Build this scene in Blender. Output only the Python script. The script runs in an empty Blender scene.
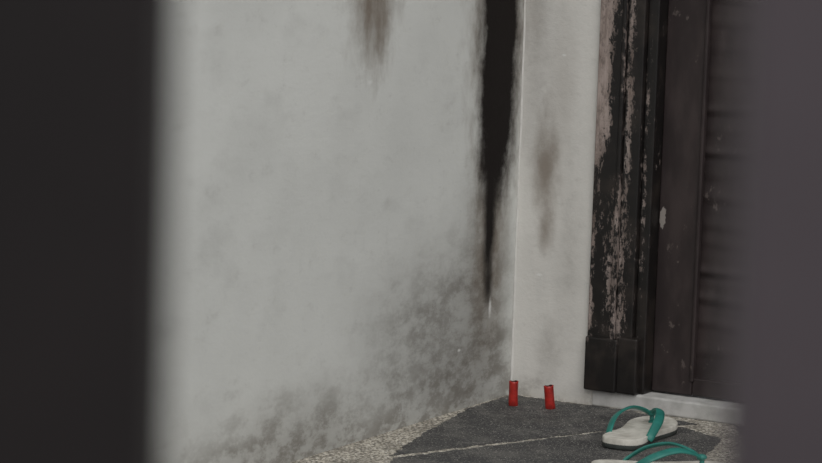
import bpy, bmesh, math, random
from mathutils import Vector, Matrix
random.seed(4)
S=bpy.context.scene
COL=bpy.context.collection
try:
    S.view_settings.view_transform='Standard'; S.view_settings.look='None'
except Exception: pass

# ---------------------------------------------------------------- node helper
class NT:
    def __init__(s,name,rough=.8,spec=.3):
        s.m=bpy.data.materials.new(name); s.m.use_nodes=True
        s.t=s.m.node_tree; s.b=s.t.nodes['Principled BSDF']
        s.b.inputs['Roughness'].default_value=rough
        s.b.inputs['Specular IOR Level'].default_value=spec
        s.co=s.t.nodes.new('ShaderNodeTexCoord').outputs['Object']
        sp=s.t.nodes.new('ShaderNodeSeparateXYZ'); s.t.links.new(s.co,sp.inputs[0])
        s.x,s.y,s.z=sp.outputs
    def lk(s,v,i):
        if isinstance(v,(int,float)): i.default_value=v
        elif isinstance(v,(tuple,list)): i.default_value=(*v,1) if len(i.default_value)==4 and len(v)==3 else v
        else: s.t.links.new(v,i)
    def m_(s,op,a,b=0.0,clamp=False):
        n=s.t.nodes.new('ShaderNodeMath'); n.operation=op; n.use_clamp=clamp
        s.lk(a,n.inputs[0]); s.lk(b,n.inputs[1]); return n.outputs[0]
    def add(s,a,b): return s.m_('ADD',a,b)
    def sub(s,a,b): return s.m_('SUBTRACT',a,b)
    def mul(s,a,b): return s.m_('MULTIPLY',a,b)
    def mx(s,a,b): return s.m_('MAXIMUM',a,b)
    def ss(s,v,a,b,o0=0.0,o1=1.0):
        n=s.t.nodes.new('ShaderNodeMapRange'); n.interpolation_type='SMOOTHSTEP'
        s.lk(v,n.inputs[0])
        if a<=b: vals=(a,b,o0,o1)
        else: vals=(b,a,o1,o0)
        for i,q in enumerate(vals): n.inputs[i+1].default_value=q
        return n.outputs[0]
    def noise(s,scale,detail=4,rough=.55,st=(1,1,1),off=(0,0,0)):
        mp=s.t.nodes.new('ShaderNodeMapping'); s.t.links.new(s.co,mp.inputs[0])
        mp.inputs['Scale'].default_value=st; mp.inputs['Location'].default_value=off
        n=s.t.nodes.new('ShaderNodeTexNoise'); s.t.links.new(mp.outputs[0],n.inputs['Vector'])
        n.inputs['Scale'].default_value=scale; n.inputs['Detail'].default_value=detail; n.inputs['Roughness'].default_value=rough
        return n.outputs['Fac']
    def vor(s,scale,feat='F1',out='Distance'):
        n=s.t.nodes.new('ShaderNodeTexVoronoi'); n.feature=feat; s.t.links.new(s.co,n.inputs['Vector'])
        n.inputs['Scale'].default_value=scale; return n.outputs[out]
    def mix(s,f,a,b,mode='MIX'):
        n=s.t.nodes.new('ShaderNodeMix'); n.data_type='RGBA'; n.blend_type=mode
        s.lk(f,n.inputs[0]); s.lk(a,n.inputs[6]); s.lk(b,n.inputs[7]); return n.outputs[2]
    def blob(s,u,v,cu,cv,ru,rv,n=None,amt=.5,p=2):
        a=s.m_('POWER',s.m_('ABSOLUTE',s.mul(s.sub(u,cu),1/ru)),2.0); b=s.m_('POWER',s.m_('ABSOLUTE',s.mul(s.sub(v,cv),1/rv)),float(p))
        d=s.m_('SQRT',s.add(a,b))
        if n is not None: d=s.add(d,s.mul(s.sub(n,.5),amt*2))
        return s.ss(d,1.0,0.0)
    def ramp(s,f,stops):
        n=s.t.nodes.new('ShaderNodeValToRGB'); s.t.links.new(f,n.inputs[0]); e=n.color_ramp.elements
        while len(e)<len(stops): e.new(.5)
        for q,(p,c) in zip(e,stops): q.position=p; q.color=(*c,1)
        return n.outputs[0]
    def bump(s,h,st=.3,dist=.002):
        n=s.t.nodes.new('ShaderNodeBump'); n.inputs['Strength'].default_value=st; n.inputs['Distance'].default_value=dist
        s.t.links.new(h,n.inputs['Height']); s.t.links.new(n.outputs[0],s.b.inputs['Normal'])
    def col(s,c): s.lk(c,s.b.inputs['Base Color']); return s.m

def plaster(name,u,base,soot,brown,grey,specks,low,lowcol=(.16,.14,.115)):
    n=NT(name,.85,.2); U=n.y if u=='y' else n.x; V=n.z
    k_=.55 if u=='y' else 1
    n1=n.noise(10,5,.6,(1,k_,1)); n2=n.noise(26,4,.6,(1,1,.55)); n3=n.noise(3,3,.5,off=(3,1,2)); n4=n.noise(160,3,.6)
    n5=n.noise(20,8,.75,(1,k_,1),(7,2,5)); n6=n.noise(60,6,.75,(1,k_,1),(1,9,5))
    c=n.mix(n.ss(n3,.35,.7),base,tuple(k*.91 for k in base))
    c=n.mix(n.mul(n.ss(n1,.50,.75),.24),c,(.38,.38,.36))
    c=n.mix(n.mul(n.ss(n5,.54,.70),.18),c,(.29,.28,.25))
    c=n.mix(n.mul(n.ss(n6,.58,.70),.15),c,(.26,.25,.23))
    for cu,cv,ru,rv,a in grey:
        k=n.mul(n.blob(U,V,cu,cv,ru,rv,n1,.4),n.add(.55,n.mul(n.ss(n5,.40,.60),.45)))
        c=n.mix(n.mul(k,a),c,(.13,.112,.092))
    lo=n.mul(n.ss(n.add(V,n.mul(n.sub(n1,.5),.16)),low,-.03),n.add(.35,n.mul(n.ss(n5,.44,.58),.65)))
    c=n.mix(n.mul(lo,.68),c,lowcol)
    for cu,cv,ru,rv,a in brown:
        c=n.mix(n.mul(n.blob(U,V,cu,cv,ru,rv,n2,.45),a),c,(.165,.125,.09))
    for cu,cv,ru,rv,a,p in soot:
        c=n.mix(n.m_('MULTIPLY',n.blob(U,V,cu,cv,ru,rv,n.add(n.mul(n2,.6),n.mul(n6,.4)),.34,p),a,True),c,(.012,.009,.008))
    for cu,cv,ru,rv in specks:
        c=n.mix(n.mul(n.blob(U,V,cu,cv,ru,rv,n4,.3),.9),c,(.75,.75,.73))
    n.bump(n.add(n.add(n.mul(n1,1.2),n.mul(n6,.35)),n.mul(n4,.12)),.5,.004)
    return n.col(c)

M_left=plaster('plaster_left','y',(.70,.71,.68),
   brown=[(-.645,.95,.15,.27,.85),(-.625,.84,.07,.15,.6),(-.10,.88,.20,.64,.92),(-.12,.36,.12,.34,.6)],
   soot=[(-.106,1.04,.122,.69,2.0,6),(-.120,.56,.078,.20,1.4,2),(-.124,.40,.040,.20,1.2,3),(-.120,.255,.032,.07,.9,2)],
   grey=[(-.36,.17,.46,.30,.68),(-.14,.28,.20,.38,.74),(-.20,.08,.28,.14,.5),(-.9,.03,.6,.16,.5)],
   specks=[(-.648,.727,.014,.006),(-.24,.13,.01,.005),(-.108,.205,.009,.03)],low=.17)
M_back=plaster('plaster_back','x',(.70,.685,.645),
   soot=[(-.03,.95,.05,.7,.25,2)],
   brown=[(.066,.50,.050,.17,.75),(.072,.37,.035,.07,.6),(.10,.66,.05,.3,.22),(.02,.90,.06,.2,.25)],
   grey=[(.03,.75,.06,.4,.25),(.13,.30,.05,.3,.25),(.09,.1,.05,.12,.35)],
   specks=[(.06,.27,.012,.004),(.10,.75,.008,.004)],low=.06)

def simple(name,c,rough=.5,spec=.4,c2=None,sc=30,bs=.2,bd=.001):
    n=NT(name,rough,spec); q=n.noise(sc,4,.6)
    c=n.mix(n.ss(q,.35,.7),c,c2 or tuple(k*.75 for k in c)); n.bump(q,bs,bd); return n.col(c)

# floor materials
n=NT('pebble_wash',.8,.3)
vc=n.vor(190,'F1','Color'); sp=n.t.nodes.new('ShaderNodeSeparateColor'); n.t.links.new(vc,sp.inputs[0])
vd=n.vor(190,'F1','Distance')
pc=n.ramp(sp.outputs[0],[(0,(.14,.125,.11)),(.2,(.36,.33,.275)),(.5,(.54,.50,.42)),(.8,(.70,.66,.57)),(1,(.80,.77,.70))])
c=n.mix(n.ss(vd,.45,.75),pc,(.18,.165,.14)); c=n.mix(n.mul(n.ss(n.noise(9,5,.65),.42,.66),.55),c,(.15,.138,.118))
n.bump(n.sub(1,vd),.4,.002); M_peb=n.col(c)
n=NT('dark_granite',.75,.25)
q=n.noise(260,3,.8); q2=n.noise(11,7,.75)
c=n.mix(n.ss(q,.3,.7),(.026,.025,.026),(.095,.094,.094)); c=n.mix(n.mul(n.ss(q2,.45,.62),.5),c,(.17,.163,.15))
c=n.mix(n.mul(n.ss(n.noise(6,4,.6,off=(3,3,3)),.5,.7),.5),c,(.032,.031,.031))
c=n.mix(n.ss(n.noise(300,2,.5),.60,.68),c,(.38,.37,.33))
n.bump(q,.5,.0015); M_dark=n.col(c)

# peeling black paint
n=NT('peeling_black_paint',.5,.4)
pn=n.noise(24,9,.76,(1.3,1.3,.34)); pn2=n.noise(120,7,.78,(1,1,.5),(2,5,1))
bias=n.mul(n.blob(n.x,n.z,.192,.98,.050,.60,p=4),.30)
bias=n.mx(bias,n.mul(n.blob(n.x,n.z,.246,.33,.050,.32),.125))
bias=n.mx(bias,n.mul(n.blob(n.x,n.z,.262,.72,.022,.6),.105))
bias=n.mx(bias,n.mul(n.blob(n.x,n.z,.192,.25,.020,.32),.12))
bias=n.mx(bias,n.mul(n.blob(n.x,n.z,.300,.45,.014,.5),.10))
pk=n.ss(n.add(n.add(n.mul(pn,.5),n.mul(pn2,.5)),bias),.58,.62)
pk=n.mul(pk,n.ss(n.z,.13,.17,.10,1))
wood=n.mix(n.ss(n.noise(60,5,.7,(1,1,.12)),.3,.7),(.40,.33,.30),(.17,.13,.11))
wood=n.mix(n.mul(n.ss(pn2,.48,.62),.5),wood,(.06,.045,.04))
pc=n.mix(n.ss(n.noise(15,3),.45,.7),(.010,.0085,.008),(.028,.022,.019))
n.bump(n.sub(n.mul(n.noise(50,4,.6,(1,1,.2)),.3),n.mul(pk,.6)),.6,.002)
n.lk(n.add(.42,n.mul(pk,.4)),n.b.inputs['Roughness'])
M_frame=n.col(n.mix(pk,pc,wood))
# door paint
n=NT('dark_door_paint',.5,.3)
q=n.noise(18,4,.6,(1,1,.35)); f_=n.noise(60,5,.7,(1,1,.6))
c=n.mix(n.ss(q,.35,.7),(.027,.020,.020),(.048,.036,.035))
fl=n.ss(n.add(n.mul(n.noise(9,5,.7,off=(1,2,8)),.5),n.mul(f_,.5)),.585,.635)
edge=n.blob(n.x,n.z,.327,.415,.011,.04,f_,.7)
c=n.mix(n.mul(fl,.6),c,(.14,.115,.105)); c=n.mix(n.ss(edge,.25,.4),c,(.28,.25,.23))
n.bump(q,.25,.002); M_door=n.col(c)
M_sill=simple('sill_cement',(.52,.515,.50),.8,.2,(.38,.375,.36),25)
M_bead=simple('corner_bead_plaster',(.68,.67,.64),.8,.2,(.54,.53,.50),20)
M_red=simple('red_plastic',(.44,.024,.017),.35,.5,(.22,.013,.010),60)
M_redin=simple('burnt_wax',(.07,.012,.010),.6,.3,(.03,.01,.01),90)
M_sole=simple('insole_white_rubber',(.68,.66,.60),.7,.25,(.46,.44,.39),28)
M_out=simple('outsole_rubber',(.07,.08,.075),.7,.3,(.045,.05,.045),40)
M_strap=simple('green_strap_rubber',(.024,.20,.165),.4,.45,(.016,.145,.12),30)
M_post=simple('black_iron_paint',(.0105,.0085,.0085),.6,.2,(.014,.011,.011),8)
M_leaf=simple('purple_grey_iron',(.062,.050,.056),.5,.3,(.052,.042,.047),8)  # lighter, purplish base colour for the leaf and far post

# ---------------------------------------------------------------- mesh helpers
def finish(bm,name,mats,parent=None,smooth=False,bevel=0,seg=2):
    me=bpy.data.meshes.new(name); bm.normal_update(); bm.to_mesh(me); bm.free()
    for m in mats: me.materials.append(m)
    if smooth:
        for p in me.polygons: p.use_smooth=True
    o=bpy.data.objects.new(name,me); COL.objects.link(o)
    if bevel:
        b=o.modifiers.new('b','BEVEL'); b.width=bevel; b.segments=seg; b.limit_method='ANGLE'
    if parent: o.parent=parent
    return o
def box(bm,a,b,mi=0,rotx=0):
    c=[(a[i]+b[i])/2 for i in range(3)]; s=[b[i]-a[i] for i in range(3)]
    M=Matrix.Translation(c)@Matrix.Rotation(rotx,4,'X')@Matrix.Diagonal((*s,1))
    r=bmesh.ops.create_cube(bm,size=1,matrix=M)
    for f in {f for v in r['verts'] for f in v.link_faces}: f.material_index=mi
def empty(name,loc=(0,0,0)):
    e=bpy.data.objects.new(name,None); COL.objects.link(e); e.location=loc; return e

# ---------------------------------------------------------------- shell
bm=bmesh.new(); box(bm,(-.12,-9,0),(0,.25,3.0)); finish(bm,'wall_left',[M_left])
DX0,DX1=.32,1.22
bm=bmesh.new()
box(bm,(0,0,0),(.20,.12,3.0)); box(bm,(DX1+.12,0,0),(4.5,.12,3.0)); box(bm,(.20,0,2.22),(DX1+.12,.12,3.0))
finish(bm,'wall_back',[M_back])
bm=bmesh.new(); prev=None
for i in range(61):
    z=i*.05; w=.002+.0006*math.sin(i*1.7)+.0005*math.sin(i*.6)
    vs=[bm.verts.new(p) for p in((0,.0,z),(0,-.002,z),(w*.6,-.0024,z),(w*1.3,-.0014,z),(w*1.6,0,z))]
    if prev:
        for k in range(4): bm.faces.new((prev[k],prev[k+1],vs[k+1],vs[k]))
    prev=vs
finish(bm,'trim_1',[M_bead],smooth=True)

# floor : pebble wash with dark granite slabs set into it (raised 1.5 mm)
bm=bmesh.new()
box(bm,(-.12,-9,-.08),(4.5,.25,0),0)
def slab(pts,h=.0015,rag=.0042):
    P=[]
    for i,(x,y) in enumerate(pts):           # slightly ragged, hand-laid edges
        x2,y2=pts[(i+1)%len(pts)]; L=math.hypot(x2-x,y2-y); k=max(1,int(L/.012)) if L<1.2 else 1
        for q in range(k):
            t=q/k; P.append((max(.003,x+(x2-x)*t+random.uniform(-rag,rag)),y+(y2-y)*t+random.uniform(-rag,rag)))
    lo=[bm.verts.new((x,y,-.01)) for x,y in P]; hi=[bm.verts.new((x,y,h)) for x,y in P]
    fs=[bm.faces.new(hi)]
    for i in range(len(P)):
        j=(i+1)%len(P); fs.append(bm.faces.new((lo[i],lo[j],hi[j],hi[i])))
    for f in fs: f.material_index=1
slab([(.010,-.20),(.060,-.47),(.125,-.735),(.355,-.215),(.47,-.05),(.30,-.012),(.010,-.012)])
slab([(.142,-.752),(.363,-.228),(.46,-.10),(.58,-.16),(.66,-.48),(.50,-.95),(.22,-.95)])
slab([(.54,-.01),(1.3,-.01),(1.3,-.20),(.74,-.20),(.60,-.10)])
slab([(.82,-.30),(1.5,-.30),(1.5,-1.0),(.62,-1.0),(.74,-.55)])
slab([(.2,-1.05),(1.6,-1.05),(1.6,-2.0),(.2,-2.0)])
for i in range(3):
    for j in range(5):
        x0=.2+i*1.45; y0=-2.1-j*1.35
        slab([(x0,y0),(x0+1.35,y0),(x0+1.35,y0-1.25),(x0,y0-1.25)])
bmesh.ops.recalc_face_normals(bm,faces=bm.faces)
finish(bm,'floor',[M_peb,M_dark])

# sill
bm=bmesh.new()
box(bm,(.20,-.004,0),(DX1+.12,.16,.036))
finish(bm,'door_sill',[M_sill],bevel=.004)

# ---------------------------------------------------------------- door + frame
fr=empty('door_frame')
def jamb(name,x0,sgn):
    bm=bmesh.new()
    X=lambda a:x0+sgn*a
    def bx(a,b,y0,y1,z0,z1):
        p,q=sorted((X(a),X(b))); box(bm,(p,y0,z0),(q,y1,z1))
    bx(0,.055,-.012,.05,.036,2.20)
    bx(.055,.065,-.017,.05,.036,2.20)
    bx(.065,.105,-.008,.10,.036,2.20)
    bx(.105,.131,.006,.12,.036,2.20)
    return finish(bm,name,[M_frame],fr,bevel=.003)
jamb('jamb_hinge',.187,1); jamb('jamb_lock',DX1+.14,-1)
bm=bmesh.new(); box(bm,(.187,-.010,2.12),(DX1+.14,.10,2.26)); box(bm,(.187,-.022,2.20),(DX1+.14,-.0,2.215)); finish(bm,'head',[M_frame],fr,bevel=.003)
for nm,a,b in(('plinth_hinge',.187,.309),('plinth_lock',DX1+.01,DX1+.142)):
    bm=bmesh.new(); 
    box(bm,(a,-.021,.0362),(a+.076 if a<1 else b,.02,.153)); 
    if a<1: box(bm,(a+.074,-.016,.0362),(b,.02,.158))
    finish(bm,nm,[M_frame],fr,bevel=.004)

dr=empty('door_1')
DY=.045
bm=bmesh.new()
box(bm,(.318,DY,.040),(.412,DY+.035,2.12)); box(bm,(DX1-.10,DY,.040),(DX1-.005,DY+.035,2.12))
box(bm,(.412,DY+.002,.040),(DX1-.10,DY+.033,.078)); box(bm,(.412,DY+.002,2.0),(DX1-.10,DY+.033,2.12)); box(bm,(.412,DY+.002,1.02),(DX1-.10,DY+.033,1.10))
box(bm,(.408,DY-.005,.07),(.417,DY+.01,2.0))
finish(bm,'stiles_and_rails',[M_door],dr,bevel=.003)
bm=bmesh.new(); NX,NZ=40,420; x0,x1,z0,z1=.412,DX1-.10,.07,2.02
cent=[]; z=z0
while z<z1+.1:
    cent.append((z,random.uniform(.002,.0055),random.uniform(.009,.015),random.uniform(0,6),random.uniform(-.02,.05))); z+=random.uniform(.038,.068)
vs=[]
for j in range(NZ+1):
    row=[]; zz=z0+(z1-z0)*j/NZ
    for i in range(NX+1):
        x=x0+(x1-x0)*i/NX; h=0
        for c0,a,w,ph,sl in cent:
            d=zz-(c0+sl*(x-.6)+.004*math.sin(x*14+ph))
            if abs(d)<.05: h+=a*(.75+.25*math.sin(x*9+ph))*(math.exp(-(d/w)**2)-.35*math.exp(-((d+.014)/.008)**2))
        row.append(bm.verts.new((x,DY+.018-h,zz)))
    vs.append(row)
for j in range(NZ):
    for i in range(NX): bm.faces.new((vs[j][i],vs[j][i+1],vs[j+1][i+1],vs[j+1][i]))
finish(bm,'rippled_panel',[M_door],dr,smooth=True)
bm=bmesh.new(); box(bm,(.40,DY+.024,.07),(DX1-.1,DY+.030,2.05)); finish(bm,'backing_board',[M_door],dr)
bm=bmesh.new()
box(bm,(DX1-.075,DY-.004,.95),(DX1-.035,DY,1.12)); bmesh.ops.create_cone(bm,segments=20,radius1=.012,radius2=.012,depth=.045,matrix=Matrix.Translation((DX1-.055,DY-.022,1.05))@Matrix.Rotation(math.pi/2,4,'X')); box(bm,(DX1-.15,DY-.052,1.04),(DX1-.045,DY-.04,1.06))
finish(bm,'lever_handle',[M_post],dr,bevel=.002)

# ---------------------------------------------------------------- red candle stubs
def stub(name,loc,h,r,lean):
    bm=bmesh.new(); N=28
    prof=[(0,0),(r*.95,0),(r,.0015),(r*.97,h*.3),(r*.95,h*.6),(r*.98,h*.93),(r*.99,h),(r*.80,h+.0005),(r*.74,h-.006),(r*.5,h-.011),(0.0008,h-.012)]
    rings=[]
    for k,(rr,z) in enumerate(prof):
        ring=[]
        for i in range(N):
            a=2*math.pi*i/N; wob=1+.02*math.sin(3*a+k)
            zz=z+(.0008*math.sin(2*a)+.0005*math.sin(5*a) if 5<=k<=8 else 0)
            ring.append(bm.verts.new((rr*wob*math.cos(a),rr*wob*math.sin(a),zz)))
        rings.append(ring)
    for k,(a,b) in enumerate(zip(rings,rings[1:])):
        for j in range(N):
            f=bm.faces.new((a[j],a[(j+1)%N],b[(j+1)%N],b[j])); f.material_index=1 if k>=7 else 0
    bm.faces.new(rings[-1])
    r2=bmesh.ops.create_cone(bm,segments=8,radius1=.0012,radius2=.0009,depth=.008,cap_ends=True,matrix=Matrix.Translation((0,0,h-.009)))
    for f in {f for v in r2['verts'] for f in v.link_faces}: f.material_index=1
    bmesh.ops.remove_doubles(bm,verts=bm.verts,dist=1e-6)
    bmesh.ops.recalc_face_normals(bm,faces=bm.faces)
    o=finish(bm,name,[M_red,M_redin],smooth=True); o.location=loc; o.rotation_euler=lean
stub('red_candle_stub',(.071,-.119,.0012),.053,.0103,(0,math.radians(-1),0))
stub('red_candle_stub',(.150,-.098,.0010),.050,.0108,(math.radians(3),math.radians(-6),0))

# ---------------------------------------------------------------- flip flops
def flipflop(loc,heading,L=.272,mirror=1):
    E=empty('flip_flop',loc); E.rotation_euler=(0,0,heading)
    key=[(-.5,0.0),(-.485,.50),(-.44,.78),(-.36,.90),(-.22,.86),(-.06,.80),(.10,.92),(.25,1.06),(.36,1.0),(.44,.76),(.485,.42),(.5,.05)]
    W=.048
    def inter(P,n=64):
        out=[]; m=len(P)
        for i in range(m):
            p0,p1,p2,p3=[Vector(P[(i+k-1)%m]) for k in range(4)]
            for q in range(4):
                t=q/4; out.append(.5*((2*p1)+(-p0+p2)*t+(2*p0-5*p1+4*p2-p3)*t*t+(-p0+3*p1-3*p2+p3)*t**3))
        return out
    up=[(a*L,b*W*(1.0 if mirror>0 else .96)) for a,b in key]; dn=[(a*L,-b*W*(.97 if a<0 else 1-.08*a)) for a,b in key[1:-1]][::-1]
    out=inter(up+dn)
    def lift(x):
        u=x/L; return .004*max(0,(u-.2)/.3)**2
    layers=[(0,.93,1),(.003,1.0,1),(.010,1.0,1),(.0102,1.0,0),(.0195,1.0,0),(.021,.975,0)]
    bm=bmesh.new(); rings=[]
    for z,s,mi in layers:
        th=lambda x:1.0+.25*max(0,-x/L)
        rings.append([bm.verts.new((p.x*(1-(1-s)*.5),p.y*s,z*th(p.x)+lift(p.x))) for p in out])
    n_=len(out)
    for k,(a,b) in enumerate(zip(rings,rings[1:])):
        for j in range(n_):
            f=bm.faces.new((a[j],a[(j+1)%n_],b[(j+1)%n_],b[j])); f.material_index=1 if k<2 else 0
    prev=rings[-1]
    for s in(.94,.8,.6,.4,.2):
        ring=[bm.verts.new((p.x*s,p.y*s,.021*(1+.25*max(0,-p.x*s/L))+lift(p.x*s)-.0012*(1-s))) for p in out]
        for j in range(n_): bm.faces.new((prev[j],prev[(j+1)%n_],ring[(j+1)%n_],ring[j]))
        prev=ring
    bm.faces.new(prev); f=bm.faces.new(rings[0][::-1]); f.material_index=1
    bmesh.ops.recalc_face_normals(bm,faces=bm.faces)
    finish(bm,'sole',[M_sole,M_out],E,smooth=True)
    bm=bmesh.new()
    def strap(P,ws):
        pts=[]; m=len(P)
        for i in range(m-1):
            p0=Vector(P[max(i-1,0)]);p1=Vector(P[i]);p2=Vector(P[i+1]);p3=Vector(P[min(i+2,m-1)])
            for q in range(8):
                t=q/8; pts.append((.5*((2*p1)+(-p0+p2)*t+(2*p0-5*p1+4*p2-p3)*t*t+(-p0+3*p1-3*p2+p3)*t**3),ws[i]*(1-t)+ws[i+1]*t))
        pts.append((Vector(P[-1]),ws[-1])); rings=[]
        for i,(p,w) in enumerate(pts):
            T=(pts[min(i+1,len(pts)-1)][0]-pts[max(i-1,0)][0]).normalized()
            c=Vector((p.x*.3,0,-.035)); nrm=(p-c); nrm=(nrm-T*nrm.dot(T)).normalized(); B=T.cross(nrm)
            rings.append([bm.verts.new(p+B*math.cos(a)*w+nrm*math.sin(a)*.0032) for a in [2*math.pi*k/12 for k in range(12)]])
        for a,b in zip(rings,rings[1:]):
            for j in range(12): bm.faces.new((a[j],a[(j+1)%12],b[(j+1)%12],b[j]))
        bm.faces.new(rings[0]); bm.faces.new(rings[-1][::-1])
    tx=.285*L; ty=.004*mirror
    for sg in(1,-1):
        strap([(tx+.002,ty,.036),(tx-.018,ty+sg*.014,.050),(tx-.055,sg*.033,.058),(tx-.100,sg*.0465,.047),(tx-.138,sg*.0455,.024),(tx-.146,sg*.042,.014)],[.006,.008,.010,.010,.009,.008])
    bmesh.ops.create_cone(bm,segments=16,radius1=.0048,radius2=.0048,depth=.026,cap_ends=True,matrix=Matrix.Translation((tx+.002,ty,.029)))
    bmesh.ops.create_uvsphere(bm,u_segments=16,v_segments=10,radius=.009,matrix=Matrix.Translation((tx+.001,ty,.040))@Matrix.Diagonal((1.2,1,.7,1)))
    bmesh.ops.create_cone(bm,segments=20,radius1=.008,radius2=.006,depth=.003,cap_ends=True,matrix=Matrix.Translation((tx+.002,ty,.0222)))
    bmesh.ops.recalc_face_normals(bm,faces=bm.faces)
    finish(bm,'strap',[M_strap],E,smooth=True)
flipflop((.446,-.270,.0016),math.radians(96))
flipflop((.638,-.575,.0016),math.radians(34),mirror=-1)

# ---------------------------------------------------------------- foreground gate (real ironwork standing on the floor)
camloc=Vector((3.347,-6.379,1.363)); az=math.radians(29.5); th=math.radians(8.0); roll=.033
Fh=Vector((-math.sin(az),math.cos(az),0)); R=Vector((math.cos(az),math.sin(az),0)); Z=Vector((0,0,1))
G=empty('iron_gate',(2.855,-5.509,0)); G.rotation_euler=(0,0,az)   # gate line, x along the gate
bm=bmesh.new(); box(bm,(-.195,-.03,0),(-.0745,.03,2.15)); box(bm,(-.205,-.04,2.15),(-.065,.04,2.17)); box(bm,(-.21,-.045,0),(-.06,.045,.02))
finish(bm,'post',[M_post],G,bevel=.003)
bm=bmesh.new()
for x in(.097,.36): box(bm,(x,-.012,.14),(x+.095,.012,2.08))
box(bm,(-.06,-.016,.10),(.62,.016,.16)); box(bm,(-.06,-.016,2.04),(.62,.016,2.09))
box(bm,(-.0745,-.006,.11),(-.05,.006,.15)); box(bm,(-.0745,-.006,2.05),(-.05,.006,2.08))
finish(bm,'leaf',[M_leaf],G,bevel=.003)
bm=bmesh.new(); box(bm,(.62,-.03,0),(.74,.03,2.15)); box(bm,(.61,-.04,2.15),(.75,.04,2.17)); finish(bm,'post_far',[M_leaf],G,bevel=.003)

# ---------------------------------------------------------------- light
w=bpy.data.worlds.new('overcast'); S.world=w; w.use_nodes=True
w.node_tree.nodes['Background'].inputs[0].default_value=(.95,.965,1,1); w.node_tree.nodes['Background'].inputs[1].default_value=.64
l=bpy.data.lights.new('sky_sun','SUN'); l.energy=1.25; l.angle=math.radians(50); l.color=(1,.97,.93)
lo=bpy.data.objects.new('sky_sun',l); COL.objects.link(lo); lo.location=(4,-4,5)
lo.rotation_euler=Vector((-.44,.56,-.66)).to_track_quat('-Z','Y').to_euler()

# ---------------------------------------------------------------- camera
c=bpy.data.cameras.new('camera'); o=bpy.data.objects.new('camera',c); COL.objects.link(o)
F=Fh*math.cos(th)-Z*math.sin(th); U=Fh*math.sin(th)+Z*math.cos(th)
o.matrix_world=Matrix.Translation(camloc)@(Matrix((R,U,-F)).transposed()@Matrix.Rotation(roll,3,'Z')).to_4x4()
c.sensor_width=36; c.lens=3350/822*36; c.clip_start=.05
c.dof.use_dof=True; c.dof.focus_distance=7.15; c.dof.aperture_fstop=8.0
S.camera=o
